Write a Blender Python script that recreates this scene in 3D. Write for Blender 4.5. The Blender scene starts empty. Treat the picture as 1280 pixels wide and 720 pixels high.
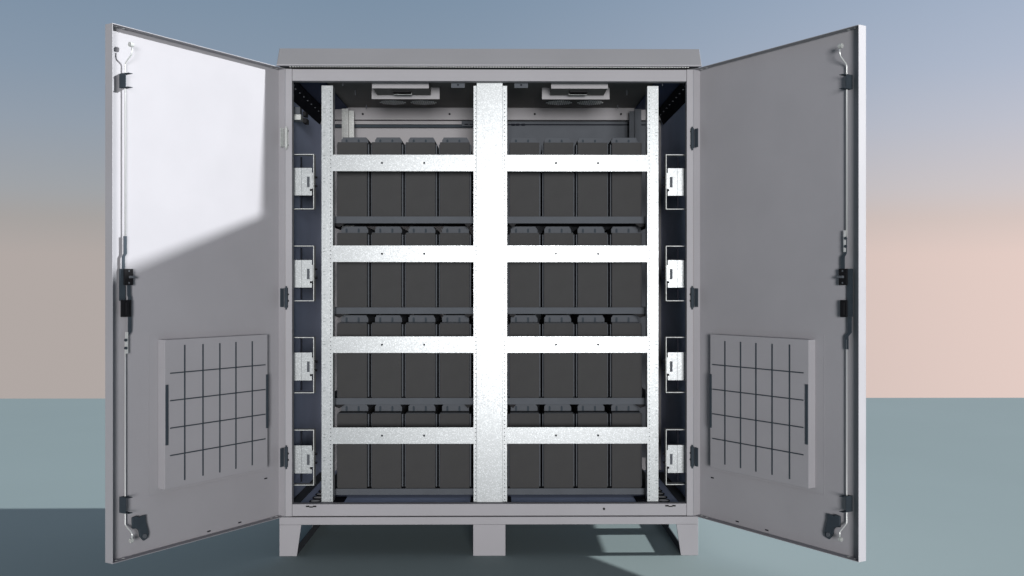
import bpy, bmesh, math, random
from mathutils import Vector
random.seed(7)
S = bpy.context.scene
COL = S.collection
PI = math.pi

# ------------------------------------------------------------------ camera numbers
CX, CD, CZ, CF, CYAW = 0.0448, 3.1449, 0.8362, 1257.6, 0.008
def at(px, py, y):
    """point on the plane y = const seen at photo pixel (1280 x 720)"""
    a = (px - 640) / CF; b = (360 - py) / CF
    c, s = math.cos(CYAW), math.sin(CYAW)
    dx, dy = a * c + s, -a * s + c
    t = (y + CD) / dy
    return (CX + dx * t, CZ + b * t)
def X(px, y, py=360): return at(px, py, y)[0]
def Z(py, y, px=612): return at(px, py, y)[1]

# ------------------------------------------------------------------ materials
def mat(name, col, rough=.5, metal=0., spec=.5, var=.0, vscale=30, bump=0., bscale=400, kind=None):
    m = bpy.data.materials.new(name); m.use_nodes = True
    nt = m.node_tree; N = nt.nodes; L = nt.links
    b = N['Principled BSDF']
    b.inputs['Base Color'].default_value = (*col, 1)
    b.inputs['Roughness'].default_value = rough
    b.inputs['Metallic'].default_value = metal
    b.inputs['Specular IOR Level'].default_value = spec
    tc = N.new('ShaderNodeTexCoord')
    if kind == 'galv':
        mp = N.new('ShaderNodeMapping'); L.new(tc.outputs['Object'], mp.inputs['Vector'])
        v = N.new('ShaderNodeTexVoronoi'); v.inputs['Scale'].default_value = 520
        v2 = N.new('ShaderNodeTexVoronoi'); v2.inputs['Scale'].default_value = 420
        for q in (v, v2): L.new(mp.outputs[0], q.inputs['Vector'])
        g = N.new('ShaderNodeSeparateColor'); L.new(v.outputs['Color'], g.inputs[0])
        g2 = N.new('ShaderNodeSeparateColor'); L.new(v2.outputs['Color'], g2.inputs[0])
        r = N.new('ShaderNodeValToRGB'); L.new(g.outputs[0], r.inputs[0])
        e = r.color_ramp.elements
        e[0].position = 0; e[0].color = (*[c*.90 for c in col], 1)
        e[1].position = .8; e[1].color = (*[c*1.05 for c in col], 1)
        k = r.color_ramp.elements.new(.93); k.color = (*[min(1, c*1.5) for c in col], 1)
        L.new(r.outputs[0], b.inputs['Base Color'])
        mr = N.new('ShaderNodeMapRange'); mr.inputs[3].default_value = rough-.06; mr.inputs[4].default_value = rough+.08
        L.new(g2.outputs[0], mr.inputs[0]); L.new(mr.outputs[0], b.inputs['Roughness'])
        return m
    if var:
        n = N.new('ShaderNodeTexNoise'); n.inputs['Scale'].default_value = vscale; n.inputs['Detail'].default_value = 6
        L.new(tc.outputs['Object'], n.inputs['Vector'])
        r = N.new('ShaderNodeValToRGB'); L.new(n.outputs['Fac'], r.inputs[0])
        e = r.color_ramp.elements
        e[0].position = .3; e[0].color = (*[c*(1-var) for c in col], 1)
        e[1].position = .7; e[1].color = (*[c*(1+var) for c in col], 1)
        L.new(r.outputs[0], b.inputs['Base Color'])
    if bump:
        n = N.new('ShaderNodeTexNoise'); n.inputs['Scale'].default_value = bscale; n.inputs['Detail'].default_value = 3
        L.new(tc.outputs['Object'], n.inputs['Vector'])
        bp = N.new('ShaderNodeBump'); bp.inputs['Strength'].default_value = bump; bp.inputs['Distance'].default_value = .001
        L.new(n.outputs['Fac'], bp.inputs['Height']); L.new(bp.outputs[0], b.inputs['Normal'])
    return m
M = {}
M['paint'] = mat('grey_powder_coat', (.240, .235, .248), .6, 0, .2, .03, 6, .12, 900)
M['roofgrey'] = mat('darker_roof_grey', (.160, .159, .164), .6, 0, .2, .03, 6, .12, 900)  # darker grey base for the whole roof
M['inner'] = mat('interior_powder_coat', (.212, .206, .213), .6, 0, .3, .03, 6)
M['shade_blue'] = mat('interior_shade_blue', (.36, .42, .58), .6, 0, .2, .05, 8)  # bluish ambient shade put into the side lining and floor colour
M['deep'] = mat('deep_navy_tone', (.050, .065, .120), .7, 0, .1)
M['bright'] = mat('bright_mesh', (.86, .86, .85), .5, 0, .3)
M['dark'] = mat('ceiling_shade_grey', (.14, .135, .13), .7, 0, .2, .06, 8)  # shade of the ceiling and tray undersides put into their colour
M['galv'] = mat('galvanised_steel', (.212, .225, .229), .335, .235, .5, kind='galv')
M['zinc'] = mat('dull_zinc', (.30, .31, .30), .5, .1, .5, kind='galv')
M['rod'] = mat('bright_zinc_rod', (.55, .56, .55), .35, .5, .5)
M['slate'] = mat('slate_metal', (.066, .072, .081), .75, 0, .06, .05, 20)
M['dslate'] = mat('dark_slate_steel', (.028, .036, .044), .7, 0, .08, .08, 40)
M['case'] = mat('battery_case_plastic', (.0405, .0405, .0408), .8, 0, .05, .04, 20, .15, 1200)
M['black'] = mat('black_plastic', (.006, .006, .007), .6, 0, .1)
M['hole_shade'] = mat('hole_shade_black', (.009, .010, .014), .8, 0, .02)  # near-black for holes, also for painted shade on soffit and floor
M['ground'] = mat('smooth_teal_ground', (.196, .243, .242), .8, 0, .2, .015, 1.2)

# ------------------------------------------------------------------ mesh helpers
class MB:
    def __init__(self, f=None):
        self.bm = bmesh.new(); self.f = f or (lambda p: p)
    def v(self, p): return self.bm.verts.new(self.f(p))
    def box(self, x0, x1, y0, y1, z0, z1):
        return self.hexa([(x0,y0,z0),(x1,y0,z0),(x1,y1,z0),(x0,y1,z0),(x0,y0,z1),(x1,y0,z1),(x1,y1,z1),(x0,y1,z1)])
    def hexa(self, c):
        vs = [self.v(p) for p in c]
        for q in ((0,1,2,3),(4,5,6,7),(0,1,5,4),(1,2,6,5),(2,3,7,6),(3,0,4,7)):
            self.bm.faces.new([vs[i] for i in q])
        return self
    def prism(self, poly, a, b, axes='xz'):
        """polygon in two axes, extruded a..b along the third"""
        def mk(p, t):
            if axes == 'xz': return (p[0], t, p[1])
            if axes == 'yz': return (t, p[0], p[1])
            return (p[0], p[1], t)
        A = [self.v(mk(p, a)) for p in poly]; B = [self.v(mk(p, b)) for p in poly]
        n = len(poly)
        self.bm.faces.new(A); self.bm.faces.new(B)
        for i in range(n): self.bm.faces.new([A[i], A[(i+1)%n], B[(i+1)%n], B[i]])
        return self
    def disc(self, x, z, r, y0, y1, n=10, sx=1):
        return self.prism([(x+sx*r*math.cos(2*PI*i/n), z+r*math.sin(2*PI*i/n)) for i in range(n)], y0, y1)
    def tube(self, pts, r, n=8):
        pts = [Vector(p) for p in pts]; rings = []
        for i, p in enumerate(pts):
            d = (pts[min(i+1, len(pts)-1)] - pts[max(i-1, 0)]).normalized()
            a = d.cross(Vector((0,1,0)));
            if a.length < .1: a = d.cross(Vector((1,0,0)))
            a.normalize(); b = d.cross(a)
            rings.append([self.v(tuple(p + r*(math.cos(2*PI*k/n)*a + math.sin(2*PI*k/n)*b))) for k in range(n)])
        for A, B in zip(rings, rings[1:]):
            for k in range(n): self.bm.faces.new([A[k], A[(k+1)%n], B[(k+1)%n], B[k]])
        self.bm.faces.new(rings[0]); self.bm.faces.new(rings[-1])
        return self
    def torus(self, c, R, r, n=16, m=6, axis='y'):
        rings = []
        for i in range(n):
            a = 2*PI*i/n; ring = []
            for j in range(m):
                b = 2*PI*j/m; q = R + r*math.cos(b); h = r*math.sin(b)
                if axis == 'y': p = (c[0]+q*math.cos(a), c[1]+h, c[2]+q*math.sin(a))
                else: p = (c[0]+q*math.cos(a), c[1]+q*math.sin(a), c[2]+h)
                ring.append(self.v(p))
            rings.append(ring)
        for i in range(n):
            A, B = rings[i], rings[(i+1)%n]
            for j in range(m): self.bm.faces.new([A[j], A[(j+1)%m], B[(j+1)%m], B[j]])
        return self
    def build(self, name, m, parent=None, bevel=0., label=None, loc=None, smooth=False):
        bmesh.ops.recalc_face_normals(self.bm, faces=self.bm.faces)
        me = bpy.data.meshes.new(name); self.bm.to_mesh(me); self.bm.free()
        me.materials.append(M[m] if isinstance(m, str) else m)
        if smooth:
            for p in me.polygons: p.use_smooth = True
        o = bpy.data.objects.new(name, me); COL.objects.link(o)
        if parent: o.parent = parent
        if loc: o.location = loc
        if bevel:
            b = o.modifiers.new('bevel', 'BEVEL'); b.width = bevel; b.segments = 2
            b.limit_method = 'ANGLE'; b.angle_limit = math.radians(40)
        if label: o['label'] = label
        return o
def empty(name, loc=(0,0,0)):
    o = bpy.data.objects.new(name, None); COL.objects.link(o); o.location = loc; o.empty_display_size = .1
    return o

# ------------------------------------------------------------------ ground
g = MB().box(-14, 14, -11, CZ*CF/137.7 - CD, -.3, 0).build('ground', 'ground')
g['kind'] = 'structure'

# ------------------------------------------------------------------ cabinet
W = .6375                    # half width
FT, FB = 1.5206, .1230       # front frame top and bottom
DEP = .70
cab = empty('battery_cabinet')
cab['label'] = 'open grey steel outdoor cabinet on a plinth with both doors swung wide'
cab['category'] = 'cabinet'

# opening of the frame
OL, OR = X(365, 0), X(858.5, 0)
OT, OB = Z(101.3, 0), Z(630, 0)
T = .0015
# front frame: four members butted
MB().box(-W, OL, 0, .028, FB, FT).build('frame_stile', 'paint', cab, .0012)
MB().box(OR, W, 0, .028, FB, FT).build('frame_stile', 'paint', cab, .0012)
MB().box(OL+.0006, OR-.0006, .0008, .028, OT, FT-.001).build('frame_header', 'paint', cab, .0010)
MB().box(OL+.0006, OR-.0006, .0008, .028, FB+.001, OB).build('frame_sill', 'paint', cab, .0010)
CEIL, FLO = 1.500, .156
BK = .61
# outer skins and linings
for s in (-1, 1):
    a, b = sorted((s*W, s*(W-.002)))
    MB().box(a, b, .028, DEP-.004, FB, FT).build('side_panel', 'paint', cab)
    a, b = sorted((s*.634, s*.632))
    MB().box(a, b, .029, BK, FLO+.002, CEIL-.002).build('side_lining', 'shade_blue', cab)
MB().box(-W+.002, W-.002, DEP-.004, DEP-.002, FB, FT).build('back_panel', 'paint', cab)
MB().box(-.634, .634, BK, BK+.002, FLO, CEIL).build('back_lining', 'inner', cab)
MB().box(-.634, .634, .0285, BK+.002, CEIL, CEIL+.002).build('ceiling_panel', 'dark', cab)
MB().box(-.634, .634, .0285, BK+.002, FLO-.002, FLO).build('floor_panel', 'shade_blue', cab)

# roof: tapered front fascia, overhang, perforated strip below
zb, zt = 1.5235, 1.5895
xb, xt = .6570, .6610
rf = MB()
yb, yt, yB = -.034, .022, DEP+.006
rf.hexa([(-xb,yb,zb+.004),(xb,yb,zb+.004),(xb,yB,zb+.004),(-xb,yB,zb+.004),
         (-xt,yt,zt),(xt,yt,zt),(xt,yB-.01,zt+.02),(-xt,yB-.01,zt+.02)])
roof = rf.build('roof', 'roofgrey', cab, .0015)
MB().box(-xb, xb, yb-.002, yb+.010, zb-.001, zb+.0036).build('roof_lip', 'paint', roof, .0006)
MB().box(-xb+.006, xb-.006, yb+.0105, -.0005, zb+.0006, zb+.0030).build('roof_soffit', 'hole_shade', roof)  # shade under the overhang put into the soffit colour
# perforated vent strip closing the gap behind the fascia
vs = MB()
n = 150
for i in range(n):
    x = -.6175 + i * 1.235/(n-1)
    vs.box(x-.0021, x+.0021, -.022, -.018, zb-.0022, zb+.0005)
vs.build('perforated_vent_strip', 'rod', roof)

# plinth
pl = empty('plinth'); pl.parent = cab
PT, PB = .1215, Z(655.3, 0)
pxl, pxr = X(349.5, 0), X(872.5, 0)
MB().box(pxl, pxr, -.004, .035, PB, PT).build('front_beam', 'paint', pl, .001)
MB().box(pxl, pxr, DEP-.035, DEP, PB, PT).build('rear_beam', 'paint', pl, .001)
for s, x in ((-1, pxl), (1, pxr)):
    a, b = sorted((x, x - s*.03))
    MB().box(a, b, .0355, DEP-.0355, PB, PT-.0005).build('side_beam', 'paint', pl)
    # tapered front foot with a side web and foot flange
    w1, w2 = .068, .054
    xi1, xi2 = x - s*w1, x - s*w2
    MB().prism([(x, 0), (x, PB-.0005), (xi1, PB-.0005), (xi2, 0)], -.003, .004).build('foot', 'paint', pl, .0008)
    wx = s*.6015
    a, b = sorted((wx, wx + s*.003))
    ft = MB()
    ft.box(a, b, .0045, DEP-.009, .0005, .027)
    ft.box(a, b, .0045, .036, .0272, PB-.0005)
    ft.box(a, b, .262, .355, .0272, PB-.0005)
    ft.box(a, b, DEP-.06, DEP-.009, .0272, PB-.0005)
    ft.build('foot_web', 'slate', pl)  # slate instead of paint: the web's shade is in its colour
    # rear foot
    MB().prism([(x, 0), (x, PB-.0005), (xi1, PB-.0005), (xi2, 0)], DEP-.008, DEP-.001).build('foot', 'paint', pl)
MB().box(X(591.5, 0), X(631.8, 0), -.003, .030, 0, PB-.0005).build('foot', 'paint', pl, .001)
MB().box(-.05, .05, DEP-.03, DEP-.001, 0, PB-.0005).build('foot', 'paint', pl, .001)

# small marks on the sill: two clips and a bolt
for px in (389, 838):
    q = X(px, 0)
    c = MB(); z = Z(632.4, 0)
    c.box(q-.016, q-.006, -.004, -.0002, z-.002, z+.002)
    c.box(q+.006, q+.016, -.004, -.0002, z-.002, z+.002)
    c.box(q-.0061, q+.0061, -.003, -.0002, z-.0035, z-.0008)
    c.build('sill_clip', 'black', cab)
q = at(755, 636, 0); MB().disc(q[0], q[1], .004, -.002, -.0001, 6).build('sill_bolt', 'black', cab)

# ------------------------------------------------------------------ rack
def holes(xs, y, z0, z1, step, r=.0016, skip=0, parent=None):
    b = MB(); z = z0; i = 0
    while z < z1:
        if not skip or (i % skip):
            for x in xs: b.disc(x, z, r, y-.0006, y+.0004, 6)
        z += step; i += 1
    return b.build('hole_row', 'hole_shade', parent)
YP = .040
def post(x0, x1, hx, step, marks=None):
    z0, z1 = FLO+.0005, Z(107.3, YP)
    b = MB()
    b.box(x0, x1, YP, YP+.002, z0, z1)
    b.box(x0, x0+.002, YP+.0021, YP+.040, z0, z1)
    b.box(x1-.002, x1, YP+.0021, YP+.040, z0, z1)
    p = b.build('rack_post', 'galv', cab)
    for q_ in hx: holes([q_], YP, z0+.01, z1-.01, step, parent=p)
    if marks:
        z = z0+.06
        while z < z1-.04:
            for dz in (0, .010): MB().box(marks-.0035, marks+.0035, YP-.0006, YP+.0003, z+dz-.0006, z+dz+.0006).build('slot', 'slate', p)
            z += .0735
    # inward side of the post's floor shadow
    s = 1 if x0 < 0 else -1
    return p
post(X(402, YP), X(416, YP), [X(413.3, YP)], .0125, X(405.5, YP))
post(X(809.2, YP), X(823, YP), [X(811.6, YP)], .0125, X(820.5, YP))
cl, cr = X(592, YP), X(633.8, YP)
post(cl, cr, [X(594.6, YP), X(630.8, YP)], .0125)
MB().box(X(595.8, .031), X(628.4, .031), .0305, .0395, FLO+.0008, CEIL-.001).build('post_cover', 'galv', cab, .0008)
# black sheets that paint the posts' shadows on the floor
for x0, x1 in ((X(416.4, .06), X(430, .06)), (X(588, .06), X(591.6, .06)), (X(634.2, .06), X(639, .06)), (X(795, .06), X(808.8, .06))):
    MB().box(x0, x1, .045, .115, FLO+.0005, FLO+.004).build('floor_shadow', 'hole_shade', cab)

bars_py = [(193.6, 214.0), (307.0, 327.5), (420.6, 441.0), (534.2, 554.6)]
YB = YP - .0022
for (a, b) in bars_py:
    for x0, x1, hx in ((X(415.6, YB), X(592.4, YB), (477.5, 530.2)), (X(633.4, YB), X(809.6, YB), (695, 747.6))):
        bar = MB().box(x0, x1, YB, YB+.0018, Z(b, YB), Z(a, YB))
        bar.box(x0+.016, x1-.016, YB+.002, YB+.018, Z(b, YB)+.001, Z(b, YB)+.003)
        bar = bar.build('crossbar', 'galv', cab)
        for px in hx: MB().disc(X(px, YB), Z((a+b)/2, YB), .0034, YB-.0008, YB+.0002, 10).build('bolt_hole', 'hole_shade', bar)

# shelves
YL = .118
lips = [(270.6, 279.2), (384.2, 392.4), (497.4, 505.6), (610.6, 618.4)]
shelf_z = []
for (a, b) in lips:
    zt_, zb_ = Z(a, YL), Z(b, YL)
    shelf_z.append(zt_-.004)
    for x0, x1 in ((X(402, YL), X(600, YL)), (X(626, YL), X(823, YL))):
        q = MB()
        q.box(x0, x1, YL, YL+.002, zb_, zt_)
        q.box(x0, x1, YL+.0021, .54, zt_-.006, zt_-.004)
        q.box(x0, x0+.002, YL+.0021, .54, zb_, zt_-.0061)
        q.box(x1-.002, x1, YL+.0021, .54, zb_, zt_-.0061)
        q.build('shelf', 'slate', cab, .0006)
# corner gussets below the shelf ends
for (a, b) in lips[:3]:
    for x, s in ((X(416.2, .13), 1), (X(808.6, .13), -1), (X(589.2, .13), -1), (X(636.8, .13), 1)):
        z = Z(b, YL) - .0005
        w = .040 if abs(x) > .3 else .022
        MB().prism([(x, z), (x+s*w, z), (x+s*w*.55, z-.012), (x, z-.004)], YL+.004, YL+.010).build('shelf_gusset', 'black', cab)

# rear beams and rail, rear posts, slate rear panel
YR = .555
rb = MB().box(-.632, .632, YR, YR+.03, Z(149.8, YR), CEIL-.0005).build('rear_beam', 'inner', cab, .001)
for px in (453.6, 562.0, 668.4, 776.2): MB().disc(*at(px, 142.7, YR), .0042, YR-.004, YR-.0002, 6).build('bolt', 'black', rb)
YQ = .575
MB().box(-.632, X(577, YQ), YQ, YQ+.008, Z(155.4, YQ), Z(151.4, YQ)).build('rear_rail', 'inner', cab)
MB().box(-.632, X(592, YQ+.01), YQ+.012, YQ+.016, Z(158.8, YQ), Z(150.2, YQ)).build('rail_channel', 'dslate', cab)
q = MB(); q.box(X(577.2, YQ), X(606, YQ), YQ, YQ+.006, Z(157.6, YQ), Z(151.2, YQ)); q = q.build('rail_joiner', 'slate', cab)
for px in (583, 589.5): MB().box(X(px-2.4, YQ), X(px+2.4, YQ), YQ-.001, YQ-.0002, Z(156.2, YQ), Z(154.9, YQ)).build('slot', 'hole_shade', q)
# slate panel in the right bay
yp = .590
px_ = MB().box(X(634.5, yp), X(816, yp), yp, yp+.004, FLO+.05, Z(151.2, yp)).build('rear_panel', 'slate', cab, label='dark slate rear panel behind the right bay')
d = MB()
d.box(X(634.5, yp), X(816, yp), yp-.006, yp-.0004, Z(156.6, yp), Z(155.4, yp))
for px in (641.5, 647, 654): MB().box(X(px-2.2, yp), X(px+2.2, yp), yp-.010, yp-.0065, Z(157.4, yp), Z(155.0, yp)).build('slot', 'hole_shade', px_)
d.build('panel_seam', 'hole_shade', px_)
def rear_post(x0, xm, x1, m, lab):
    y = .500
    b = MB(); z0, z1 = FLO+.0005, Z(136, y)
    b.box(X(x0, y), X(xm, y), y, y+.002, z0, z1)
    b.box(X(xm, y)+.0002, X(x1, y), y+.010, y+.012, z0, z1-.006)
    b.box(X(xm, y)-.002, X(xm, y), y+.0021, y+.012, z0, z1)
    p = b.build('rear_post', m, cab, label=lab)
    return p
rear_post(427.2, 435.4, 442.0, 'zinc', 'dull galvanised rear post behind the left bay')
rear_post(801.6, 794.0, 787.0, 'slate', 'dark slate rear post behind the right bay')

# ceiling fan units
def fan_unit(strip, plate, side, circles):
    """strip: front fascia pixels; plate: rear plate pixels"""
    y1, y2 = .058, .180
    f = empty('fan_unit'); f.parent = cab
    x0, x1 = X(strip[0], y1), X(strip[1], y1); zt_, zb_ = Z(103, y1), Z(110.6, y1)
    MB().box(x0, x1, y1, y1+.002, zb_, CEIL-.0005).build('fascia', 'inner', f, .0005)
    t = MB().hexa([(x0+.002, y1+.0022, zb_+.001), (x1-.002, y1+.0022, zb_+.001), (x1-.002, y2, zb_+.001), (x0+.002, y2, zb_+.001),
                   (x0+.002, y1+.0022, CEIL-.001), (x1-.002, y1+.0022, CEIL-.001), (x1-.002, y2, CEIL-.001), (x0+.002, y2, CEIL-.001)])
    t = t.build('tray', 'dark', f)
    xm = (x0+x1)/2
    s_ = MB().box(xm-.028, xm+.028, .095, .135, zb_-.004, zb_+.0008).build('connector', 'black', t)
    MB().box(xm-.029, xm+.029, .136, .142, zb_-.005, zb_+.0008).build('connector_lip', 'zinc', t)
    sc = MB()
    for dx in (-.075, -.045, .045, .075): sc.disc(xm+dx, 0, .003, 0, .001, 6)
    sc.bm.free()
    a, b = X(plate[0], y2), X(plate[1], y2)
    zb2, zt2 = Z(124, y2), CEIL-.001
    p = MB()
    p.box(a, b, y2+.0005, y2+.003, zb2, zt2)
    p.build('rear_plate', 'inner', f, .0005)
    for cx in circles:
        yc = .455; xc = X(cx, yc)
        g_ = MB()
        R = .044
        k = 0
        for i in range(-6, 7):
            for j in range(-6, 7):
                x = i*.0072; y = j*.0072 + (i % 2)*.0036
                if x*x+y*y < R*R: g_.prism([(xc+x+.0031*math.cos(PI/3*q), yc+y+.0031*math.sin(PI/3*q)) for q in range(6)], CEIL-.0012, CEIL-.0002, axes='xy')
        g_.build('fan_grille', 'bright', f)
fan_unit((465, 536), (464.5, 549.5), 1, (491, 529.5))
fan_unit((689, 760), (677.5, 762), -1, (698.6, 737.6))
for px in (572.5, 651.5):
    y = .036; x = X(px, y)
    b = MB().box(x-.0215, x+.0215, y, y+.002, Z(109.8, y), CEIL-.0005).build('ceiling_bracket', 'slate', cab)
    MB().disc(x, Z(106.2, y), .0032, y-.001, y-.0001, 8).build('bolt_hole', 'hole_shade', b)
# small hanging lugs on the ceiling
for px, py, y in ((444, 116.5, .22), (783.6, 116.5, .22), (457.8, 134, .50), (772.4, 134, .50), (428.5, 104.5, .05), (828, 105, .05)):
    x, z = at(px, py, y); MB().box(x-.0012, x+.0012, y, y+.004, z-.006, CEIL-.0003).build('ceiling_lug', 'slate', cab)

# sloped perforated rails in the top corners
for s in (-1, 1):
    b = MB()
    y0, y1 = .030, .553
    o0, o1 = (s*.6315, 1.436), (s*.608, 1.487)
    b.hexa([(o0[0], y0, o0[1]), (o1[0], y0, o1[1]), (o1[0], y1, o1[1]), (o0[0], y1, o0[1]),
            (o0[0], y0, o0[1]+.002), (o1[0], y0, o1[1]+.002), (o1[0], y1, o1[1]+.002), (o0[0], y1, o0[1]+.002)])
    a, c = sorted((s*.527, s*.6315))
    MB().box(a, c, y0, y1, 1.4925, 1.4965).build('corner_sheet', 'deep', cab)  # thin deep navy sheet below the ceiling's outer strip
    r = b.build('perforated_rail', 'hole_shade', cab)
    for row, (t, nn) in enumerate(((.62, 8),)):
        for i in range(nn):
            y = .05 + i*.066
            x = o0[0]+(o1[0]-o0[0])*t; z = o0[1]+(o1[1]-o0[1])*t
            MB().box(x-.0045, x+.0035, y-.003, y+.003, z-.0022, z+.0002).build('perforation', 'slate', r)

# sensor on the upper left wall
sw = empty('wall_sensor'); sw.parent = cab
y = .07
x0, x1 = -.6315, X(376, y)
MB().box(x0, x1, y, y+.05, Z(150, y), Z(143.2, y)).build('sensor_body', 'zinc', sw, .001)
MB().box(x0, X(375, y), y+.002, y+.03, Z(143, y), Z(134, y)).build('sensor_mount', 'slate', sw, .001)
MB().box(X(376.4, y), X(381, y), y+.03, y+.07, Z(152, y), Z(146, y)).build('sensor_plug', 'black', sw, .001)
MB().box(X(376, y), X(380, y), y+.03, y+.07, Z(143, y), Z(137.5, y)).build('sensor_plug', 'black', sw, .001)

# wall brackets: bent hat-profile strip with breaker plates
hats = [(193.2, 261.2, 210, 244.5), (307.6, 376, 325, 359.5), (421.8, 490.8, 440.5, 475.5), (537.4, 606, 556.5, 591.5)]
YW = .055
def strip(name, pts, th, y0, y1, m, parent):
    b = MB()
    for (xa, za), (xc, zc) in zip(pts, pts[1:]):
        if abs(xa-xc) < 1e-6:
            b.box(xa-th/2, xa+th/2, y0, y1, min(za, zc)-th/2, max(za, zc)+th/2)
        else:
            b.box(min(xa, xc)+th/2+.0002, max(xa, xc)-th/2-.0002, y0+.0002, y1-.0002, za-th/2, za+th/2)
    return b.build(name, m, parent)
for s in (-1, 1):
    XO = s*.6290
    XI = X(392, YW) if s < 0 else X(832.8, YW)
    XP = X(391, YW+.02) if s < 0 else X(833.8, YW+.02)
    hs = []
    for (a, b, c, d) in hats:
        hs += [(XO, Z(a, YW)), (XI, Z(a, YW)), (XI, Z(b, YW)), (XO, Z(b, YW))]
    pts = [(XO, Z(187, YW))] + hs
    br = strip('wall_bracket', pts, .0022, YW, YW+.030, 'zinc', cab)
    for (a, b, c, d) in hats:
        y = YW+.006
        x0, x1 = sorted((XO - s*.001, XP))
        zc_, zd_ = Z(c, y), Z(d, y)
        p = MB().box(x0, x1, y, y+.0015, zd_, zc_).build('breaker_plate', 'galv', br, .0004)
        xs_ = X(377, y) if s < 0 else X(846.6, y)
        w = MB()
        w.box(xs_-.0004, xs_+.0004, y-.0003, y, zd_, zc_)
        w.build('plate_seam', 'slate', p)
        xm = X(385.4, y) if s < 0 else X(839, y)
        MB().box(xm-.0042, xm+.0042, y-.0008, y+.0002, zd_+.37*(zc_-zd_)-.006, zd_+.68*(zc_-zd_)).build('plate_slot', 'slate', p)
        xl = X(390, y) if s < 0 else X(834.6, y)
        MB().box(xl-.0034, xl+.0034, y-.004, y-.001, zd_+.24*(zc_-zd_), zd_+.82*(zc_-zd_)).build('plate_lip', 'galv', p)
        xk = X(389, y) if s < 0 else X(835, y)
        MB().box(xk-.003, xk+.003, y-.006, y-.001, zd_+.16*(zc_-zd_), zd_+.23*(zc_-zd_)).build('plate_clip', 'black', p)
        # two dark strips behind, above and below the plate
        v = MB()
        xv = X(376.5, y+.03) if s < 0 else X(847.4, y+.03)
        v.box(xv-.0028, xv+.0028, y+.03, y+.034, Z(b, y)+.004, Z(a, y)-.004)
        v.build('rear_strip', 'hole_shade', br)
        for py in (c+11.5, c+22.5):
            k = MB(); z = Z(py, y)
            xa = XI - s*.0015
            k.prism([(y+.010+.0035*math.cos(PI/3*i), z+.0035*math.sin(PI/3*i)) for i in range(6)], *sorted((xa, xa - s*.007)), axes='yz')
            k.build('screw', 'black', br)
# holes next to the brackets in the floor: cable glands
for s in (-1, 1):
    for i in range(7):
        y = .065 + i*.052
        x = s*.555
        MB().torus((x, y, FLO+.0012), .0185, .0020, 18, 6, 'z').build('cable_gland', 'black', cab, smooth=True)
        MB().prism([(x+.0155*math.cos(2*PI*k/14), y+.0155*math.sin(2*PI*k/14)) for k in range(14)], FLO+.0004, FLO+.002, axes='xy').build('gland_cap', 'bright', cab)
    a, b = sorted((s*.631, s*.600))
    MB().box(a, b, .03, .55, FLO+.0004, FLO+.003).build('floor_strip', 'slate', cab)

# ------------------------------------------------------------------ doors
L_, PHI, TH = .6302, .5501, .0285
sn, cs = math.sin(PHI), math.cos(PHI)
ZB, ZT = .1230, 1.5212
def door_map(s):
    # local (u, w, z): u from the hinge to the free edge, w towards the inner side
    def f(p):
        u, w, z = p
        return (s*(W + u*sn - w*cs), -u*cs - w*sn, z)
    return f
def dpx(s, px, py, w):
    """(u, z) on the door plane at offset w seen at a photo pixel"""
    a = (px-640)/CF; b = (360-py)/CF
    c, q = math.cos(CYAW), math.sin(CYAW)
    dx, dy = a*c+q, -a*q+c
    # CX + t dx = s(W + u sn - w cs); -CD + t dy = -u cs - w sn
    A = [[dx, -s*sn], [dy, cs]]; B = [s*(W - w*cs) - CX, -w*sn + CD]
    det = A[0][0]*A[1][1]-A[0][1]*A[1][0]
    t = (B[0]*A[1][1]-A[0][1]*B[1])/det; u = (A[0][0]*B[1]-A[1][0]*B[0])/det
    return u, CZ + b*t
WI = -TH+.002          # inner surface of the sheet
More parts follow.
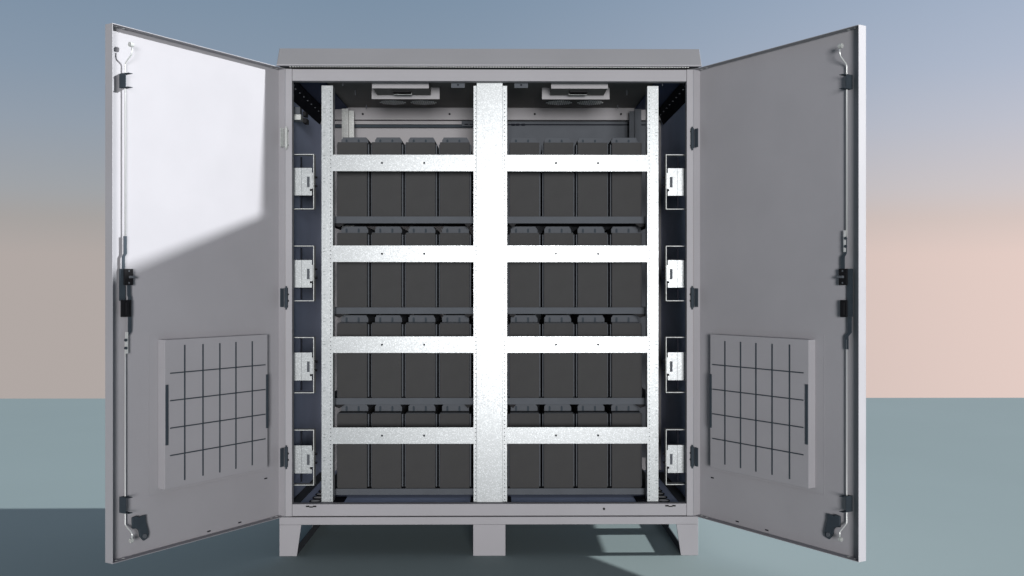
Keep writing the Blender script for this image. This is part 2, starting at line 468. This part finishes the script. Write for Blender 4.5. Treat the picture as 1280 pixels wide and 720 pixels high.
for s in (-1, 1):
    f = door_map(s)
    lab = 'left door with a bright sunlit patch on its upper half' if s < 0 else 'right door, its inner face all in shade, its free edge sunlit'
    door = MB(f).box(0, L_, -TH, WI, ZB, ZT)
    r = .0015
    door.box(0, r, WI+.0001, 0, ZB, ZT)
    door.box(L_-r, L_, WI+.0001, 0, ZB, ZT)
    door.box(r+.0001, L_-r-.0001, WI+.0001, -.0003, ZT-r, ZT)
    door.box(r+.0001, L_-r-.0001, WI+.0001, -.0003, ZB, ZB+r)
    door = door.build('door', 'paint', cab, label=lab)
    # vent cover: raised box with a grid of dark wires (measured on the left door)
    hb = .001
    ua, z0 = dpx(-1, 206, 425, hb); _, z1 = dpx(-1, 206, 612, hb)
    ub, _ = dpx(-1, 334.5, 419, hb)
    MB(f).box(ub, ua, WI+.0002, hb, z1, z0).build('vent_cover', 'paint', door, .0008)
    gr = MB(f); rr = .0019
    for px, pa, pb in ((230.6, 431, 600), (253.4, 430, 594.5), (274.5, 429, 590.5), (294.6, 427.5, 586), (315, 426.5, 581.5)):
        u, za = dpx(-1, px, pa, hb); _, zb_ = dpx(-1, px, pb, hb)
        gr.box(u-rr, u+rr, hb+.0003, hb+.0016, zb_, za)
    u0_, _ = dpx(-1, 212, 466, hb); u1_, _ = dpx(-1, 331, 456, hb)
    for px, py in ((212, 466.6), (209.6, 501.2), (209.6, 535.6), (212, 569.5)):
        _, z = dpx(-1, px, py, hb)
        gr.box(u1_, u0_, hb+.0018, hb+.0030, z-rr*.8, z+rr*.8)
    gr.build('vent_grid', 'dslate', door)
    for px, pa, pb in ((208, 481, 556.5), (333.4, 468, 535)):
        u, za = dpx(-1, px, pa, hb); _, zb_ = dpx(-1, px, pb, hb)
        MB(f).box(u-.0036, u+.0036, hb+.0003, hb+.0034, zb_, za).build('vent_clamp', 'dslate', door)
    # faint seam of the gasket round the cover
    gk = MB(f)
    g0, g1, h0, h1 = ub-.018, ua+.030, z1-.016, z0+.014
    for a, b, c, d in ((g0, g1, h1, h1+.0012), (g0, g1, h0, h0+.0012)): gk.box(a, b, WI+.0001, WI+.0007, c, d)
    for a in (g0, g1): gk.box(a, a+.0012, WI+.0001, WI+.0007, h0+.0013, h1-.0001)
    gk.build('gasket', 'paint', door)
    # lock rods stand off the sheet
    wr = WI + .012
    wq = WI + .0085
    wh = WI + .036
    def P(px, py, w=wr): u, z = dpx(-1, px, py, w); return (u, w, z)
    def ux(px, w=wr): return dpx(-1, px, 360, w)[0]
    def zx(px, py, w=wr): return dpx(-1, px, py, w)[1]
    ur = dpx(-1, 156.5, 360, wq)[0]
    def T_(k, py):
        """k = 0 on the sheet side, 1 at the full stand-off of the roller"""
        w = wq + k*(wh-wq)
        return (ur, w, dpx(-1, 157 + 10*k, py, w)[1])
    rod = MB(f).tube([T_(1, 60), T_(1, 65), T_(.88, 69), T_(.12, 78), T_(0, 81), T_(0, 297)], .0021)
    rod = rod.build('lock_rod', 'rod', door, smooth=True)
    zr = T_(1, 56)[2]
    MB(lambda p: f((p[0], p[1], p[2]))).prism([(wh-.0035+.0065*math.cos(PI/5*i), zr+.0065*math.sin(PI/5*i)) for i in range(10)], ur-.005, ur+.005, axes='yz').build('rod_roller', 'zinc', rod)
    rod2 = MB(f).tube([T_(0, 425), T_(0, 655), T_(.10, 657), T_(.88, 665), T_(1, 667), T_(1, 673)], .0021)
    rod2 = rod2.build('lock_rod', 'rod', door, smooth=True)
    zr = T_(1, 675.5)[2]
    MB(f).prism([(wh-.003+.0058*math.cos(PI/5*i), zr+.0058*math.sin(PI/5*i)) for i in range(10)], ur-.004, ur+.004, axes='yz').build('rod_roller', 'zinc', rod2)
    # rod guides
    ug = dpx(-1, 149.5, 360, WI+.002)[0]
    for pa, pb in ((92, 110), (621, 641)):
        za, zb_ = dpx(-1, 155, pa, wr)[1], dpx(-1, 155, pb, wr)[1]
        gd = MB(f)
        gd.box(ug-.0022, ug, WI+.0002, WI+.025, zb_, za)
        gd.box(ug-.016, ug-.0024, WI+.003, WI+.034, za-.0015, za)
        gd.box(ug-.016, ug-.0024, WI+.003, WI+.034, zb_, zb_+.0015)
        gd.box(ug-.010, ug-.0024, WI+.0002, WI+.002, zb_+.0017, za-.0017)
        gd.build('rod_guide', 'dslate', door)
    # flat bars of the mechanism, measured on each door
    def U(px, w=wr): return dpx(s, px, 360, w)[0]
    def ZZ(px, py, w=wr): return dpx(s, px, py, w)[1]
    def bar(pts, w0, w1):
        """pts: (pixel left, pixel right, pixel height)"""
        for (a0, a1, p0), (b0, b1, p1) in zip(pts, pts[1:]):
            b = MB(f)
            ua, ub2 = sorted((U(a0), U(a1))); uc, ud = sorted((U(b0), U(b1)))
            za, zb2 = ZZ(a0, p0), ZZ(b0, p1)
            b.hexa([(ua, w0, za), (ub2, w0, za), (ub2, w1, za), (ua, w1, za), (uc, w0, zb2), (ud, w0, zb2), (ud, w1, zb2), (uc, w1, zb2)])
            yield b
    def flat(name, pts, w0, w1):
        bm = None
        parts = list(bar(pts, w0, w1))
        for q in parts[1:]:
            tmp = bpy.data.meshes.new('t'); q.bm.to_mesh(tmp); q.bm.free(); parts[0].bm.from_mesh(tmp); bpy.data.meshes.remove(tmp)
        bmesh.ops.remove_doubles(parts[0].bm, verts=parts[0].bm.verts, dist=1e-6)
        return parts[0].build(name, 'dslate', door)
    if s < 0:
        flat('lock_bar', [(155.0, 159.0, 295), (155.0, 159.0, 317), (153.0, 156.6, 321), (153.0, 156.6, 336)], wr-.003, wr-.001)
        flat('lock_slide', [(151.2, 158.0, 336), (151.2, 158.0, 376)], wr-.008, wr-.005)
        flat('lock_bar', [(160.0, 163.6, 356), (160.0, 163.6, 368), (161.0, 164.8, 372), (161.0, 164.8, 414.5), (157.8, 161, 420)], wr-.004, wr-.0015)
        lc, hcx, spx = (154.4, 165.4), (150.6, 163.2), (159.5, 166.4)
        coup, cz = (156.6, 159.6), ((157, 425), (157, 435))
    else:
        flat('lock_bar', [(1054.0, 1057.6, 295), (1054.0, 1057.6, 317), (1051.0, 1055.2, 321), (1051.0, 1055.2, 336)], wr-.003, wr-.001)
        flat('lock_slide', [(1057.2, 1063.8, 336), (1057.2, 1063.8, 396)], wr-.008, wr-.005)
        flat('lock_bar', [(1059.0, 1063.6, 396.2), (1059.0, 1063.6, 415.5), (1055.2, 1059.6, 420), (1055.2, 1059.6, 436.5)], wr-.004, wr-.0015)
        lc, hcx, spx = (1049.4, 1059.6), (1051.2, 1059.4), (1048.4, 1056.5)
        coup, cz = (1055.0, 1057.2), ((1057.3, 298), (1057.3, 308))
    def plate(name, pxs, p0, p1, w0, w1, m='black', bev=.001):
        a_, b_ = sorted((U(pxs[0]), U(pxs[1])))
        return MB(f).box(a_, b_, w0, w1, ZZ(pxs[0], p1), ZZ(pxs[0], p0)).build(name, m, door, bev)
    plate('lock_case', lc, 336, 356.4, wr-.0008, wr+.004)
    plate('handle_case', hcx, 375, 396.3, wr-.0008, wr+.004)
    hm = (hcx[0]+hcx[1])/2
    plate('handle_grip', (hm-2.0, hm+2.4), 377.5, 394, wr+.0042, wr+.0085, bev=.0018)
    sa, sb = sorted((U(spx[0]), U(spx[1]))); sz = ZZ(lc[0], 346.2)
    sp = MB(f); sp.box(sa, sb, wr+.0042, wr+.0100, sz-.0034, sz+.0034)
    sp.build('lock_spindle', 'slate', door, .0012)
    ml_ = (lc[0]+lc[1])/2
    for py in (338.8, 353.6):
        MB(f).disc(U(ml_), ZZ(ml_, py), .0024, wr+.0042, wr+.0052, 8).build('lock_rivet', 'slate', door)
    # boss that carries the lock off the sheet
    MB(f).box(sa+.004, sb-.004, WI+.0002, wr-.0082, sz-.012, sz+.012).build('lock_boss', 'dslate', door)
    a_, b_ = sorted((U(coup[0]), U(coup[1])))
    plate('rod_coupling', coup, cz[0][1]-10, cz[1][1]+7, wr-.0006, wr+.0022, 'rod', 0)
    for (px, py) in cz:
        MB(f).disc(U(px+ (1.0 if s > 0 else -1.2)), ZZ(px, py), .0040, wr+.0024, wr+.006, 10).build('coupling_bolt', 'dslate', door)
    # door stay plate near the bottom
    poly = [(165.2, 647), (170, 645.2), (174.2, 646.6), (176.5, 645), (181.4, 643.8), (181.8, 652), (185.4, 667), (184, 673), (179.4, 676), (175, 671), (173.6, 663), (170, 660.5), (165.4, 661)]
    ws = WI+.010
    MB(f).prism([dpx(-1, *p, ws) for p in poly], WI+.006, ws+.002).build('door_stay', 'dslate', door, .0012)
    u, z = dpx(-1, 180.6, 670, ws+.003); MB(f).disc(u, z, .0060, ws+.0022, ws+.006, 12).build('stay_pivot', 'slate', door)
    # small drain slots and rivets
    for p in ((332, 598), (299.5, 653), (261, 664)):
        u, z = dpx(-1, *p, WI); MB(f).box(u-.006, u+.006, WI+.0001, WI+.0012, z-.0018, z+.0018).build('drain_slot', 'hole_shade', door)
    for u in (.022, .044, L_-.045, L_-.022):
        for z, dz in ((ZT-r-.0006, 1), (ZB+r+.0006, -1)):
            MB(f).box(u-.003, u+.003, -.018, -.012, min(z, z-dz*.001), max(z, z-dz*.001)).build('rivet', 'rod', door)
    # hinges on the door edge
    for py in (173.0, 372.0, 570.5):
        zc = Z(py, 0); hz = .031
        hg = MB(f)
        hg.tube([(.004, .0075, zc-hz), (.004, .0075, zc+hz)], .0055, 10)
        hg.tube([(.004, .0075, zc-hz-.006), (.004, .0075, zc+hz+.005)], .0025, 8)
        hg.box(.0102, .024, .0012, .0036, zc-hz+.002, zc+hz-.002)
        hg.build('hinge', 'zinc' if (s < 0 and py < 200) else 'dslate', door, label='top hinge of the left door, coloured pale for a sunlit look' if (s < 0 and py < 200) else None)  # sunlit tone of the top left hinge put into its colour
# leaves of the hinges on the frame
for s in (-1, 1):
    for py in (173.0, 372.0, 570.5):
        zc = Z(py, 0)
        b = MB()
        top = py < 200
        x0 = s*(W-.001) ; x1 = s*(W-.010)
        if top:
            a, c = sorted((x0, x1)); b.box(a, c, -.0022, -.0002, zc-.029, zc+.029)
            b.build('hinge_leaf', 'zinc', cab)
            for dz in (-.022, .022): MB().disc(s*(W-.008), zc+dz, .003, -.004, -.0023, 8).build('hinge_screw', 'black', cab)
        else:
            b.bm.free()
            for dz in (-.010, .010): MB().disc(s*(W-.0085), zc+dz, .0036, -.0022, -.0002, 8).build('hinge_screw', 'black', cab)

# ------------------------------------------------------------------ batteries
BW, BD = .0965, .370
left_edges = [421.6, 464.5, 507.0, 549.8]
BY = .130
tops = [Z(178.2, BY), Z(291.0, BY), Z(404.0, BY), Z(517.0, BY)]
BH = sum(t - z for t, z in zip(tops, shelf_z))/4 - .0006
def make_battery():
    e = empty('battery')
    c = MB()
    h = BW/2
    c.box(-h, h, 0, BD, 0, BH).build('case', 'case', e, .0014)
    for q in (-1, 1):
        x0, x1 = sorted((q*(h+.0002), q*(h+.0042)))
        MB().box(x0, x1, .020, .060, .004, BH-.004).build('side_lit_strip', 'slate', e)  # added strip, stands in for the lit front of the case side
    l = MB(); a = .0445; y0 = .058
    prof = [(-a, 0), (-a, .017), (-a+.003, .0190), (-a+.005, .0245), (a-.007, .0245), (a-.001, .015), (a, .013), (a, 0)]
    prof = [(x, z+BH+.0003) for x, z in prof]
    l.prism(prof, y0, BD-.02)
    l = l.build('lid', 'slate', e, .0008)
    for x in (-.027, .013):
        nt = MB()
        nt.prism([(x-.0032, BH+.0006), (x+.0032, BH+.0006), (x+.0032, BH+.015), (x+.0012, BH+.018), (x-.0012, BH+.018), (x-.0032, BH+.015)], y0-.0022, y0-.0003)
        nt.build('lid_catch', 'dslate', l)
    st = MB().box(-h+.0015, h-.0015, .004, y0-.0045, BH+.0002, BH+.0015).build('terminal_cover', 'slate', e)
    return e
proto = make_battery()
def copy_tree(o, parent=None):
    c = o.copy(); COL.objects.link(c)
    if parent: c.parent = parent
    for ch in o.children: copy_tree(ch, c)
    return c
row_names = ['top', 'second', 'third', 'bottom']
place = {
 'left': ['against the outer post', 'second from the outer post', 'third from the outer post', 'beside the centre post'],
 'right': ['beside the centre post', 'second from the centre post', 'third from the centre post', 'against the outer post'],
}
first = True
xl = [X(p, BY)+BW/2 for p in left_edges]
xr = [-x + 2*X(612, BY) for x in reversed(xl)]
for r_ in range(4):
    for side, xs in (('left', xl), ('right', xr)):
        for i, x in enumerate(xs):
            o = proto if first else copy_tree(proto)
            first = False
            o.location = (x, BY, shelf_z[r_]+.0005)
            o['label'] = 'dark battery on the %s shelf of the %s bay, %s' % (row_names[r_], side, place[side][i])
            o['category'] = 'battery'
            o['group'] = 'batteries on the cabinet shelves'

# ------------------------------------------------------------------ light
sun = bpy.data.lights.new('sun', 'SUN'); so = bpy.data.objects.new('sun', sun); COL.objects.link(so)
d = Vector((1, .0120, .340)).normalized()
so.rotation_euler = d.to_track_quat('Z', 'Y').to_euler()
sun.energy = 8.6; sun.angle = math.radians(1.6); sun.color = (.965, .985, 1)
so.location = (6, 0, 3)
al = bpy.data.lights.new('studio_lamp', 'AREA'); ao = bpy.data.objects.new('studio_lamp', al); COL.objects.link(ao)
al.energy = 2920; al.shape = 'DISK'; al.size = 3.4; al.color = (1, .985, .99)
ao.location = (.9, -15, 1.15)
ao.rotation_euler = (Vector((0, 0, .8)) - ao.location).to_track_quat('-Z', 'Y').to_euler()

# ------------------------------------------------------------------ world: dawn sky gradient
w = bpy.data.worlds.new('World'); S.world = w; w.use_nodes = True
nt = w.node_tree; N = nt.nodes; L = nt.links
bg = N['Background']
tc = N.new('ShaderNodeTexCoord'); sp = N.new('ShaderNodeSeparateXYZ'); L.new(tc.outputs['Generated'], sp.inputs[0])
mr = N.new('ShaderNodeMapRange'); mr.inputs[1].default_value = -1; mr.inputs[2].default_value = 1
L.new(sp.outputs['Z'], mr.inputs[0])
rp = N.new('ShaderNodeValToRGB'); L.new(mr.outputs[0], rp.inputs[0])
def lin(c): return tuple(((v/255+.055)/1.055)**2.4 if v > 10 else v/3294.6 for v in c)
stops = [(-1, (60,60,62)), (-.35, (80,78,78)), (-.18, (176,167,163)), (.030, (177,168,164)), (.065, (166,162,160)), (.09, (160,163,167)),
         (.15, (147,158,171)), (.20, (136,152,170)), (.275, (124,144,165)), (.6, (172,190,212)), (1, (184,202,226))]
cr_ = rp.color_ramp
while len(cr_.elements) < len(stops): cr_.elements.new(.5)
for e, (z, c) in zip(cr_.elements, stops):
    e.position = (z+1)/2; e.color = (*lin(c), 1)
mx = N.new('ShaderNodeMapRange'); mx.interpolation_type = 'SMOOTHSTEP'
mx.inputs[1].default_value = -.15; mx.inputs[2].default_value = .62
L.new(sp.outputs['X'], mx.inputs[0])
mm = N.new('ShaderNodeMix'); mm.data_type = 'RGBA'; mm.blend_type = 'MIX'
L.new(mx.outputs[0], mm.inputs[0]); mm.inputs[6].default_value = (1, 1, 1, 1); mm.inputs[7].default_value = (1.85, 1.62, 1.56, 1)
ml = N.new('ShaderNodeMix'); ml.data_type = 'RGBA'; ml.blend_type = 'MULTIPLY'; ml.inputs[0].default_value = 1
L.new(rp.outputs[0], ml.inputs[6]); L.new(mm.outputs[2], ml.inputs[7])
# the sky behind the viewer is darker
yb_ = N.new('ShaderNodeMapRange'); yb_.interpolation_type = 'SMOOTHSTEP'
yb_.inputs[1].default_value = -.5; yb_.inputs[2].default_value = .5; yb_.inputs[3].default_value = .15; yb_.inputs[4].default_value = 1
L.new(sp.outputs['Y'], yb_.inputs[0])
m2 = N.new('ShaderNodeMix'); m2.data_type = 'RGBA'; m2.blend_type = 'MULTIPLY'; m2.inputs[0].default_value = 1
L.new(ml.outputs[2], m2.inputs[6]); L.new(yb_.outputs[0], m2.inputs[7])
L.new(m2.outputs[2], bg.inputs['Color']); bg.inputs['Strength'].default_value = 1

# ------------------------------------------------------------------ camera and view
cam = bpy.data.cameras.new('camera'); co = bpy.data.objects.new('camera', cam); COL.objects.link(co)
co.location = (CX, -CD, CZ); co.rotation_euler = (PI/2, 0, -CYAW)
cam.sensor_width = 36; cam.lens = CF*36/1280; cam.clip_start = .05; cam.clip_end = 200
S.camera = co
S.view_settings.view_transform = 'Standard'; S.view_settings.look = 'None'
S.view_settings.exposure = 0; S.view_settings.gamma = 1
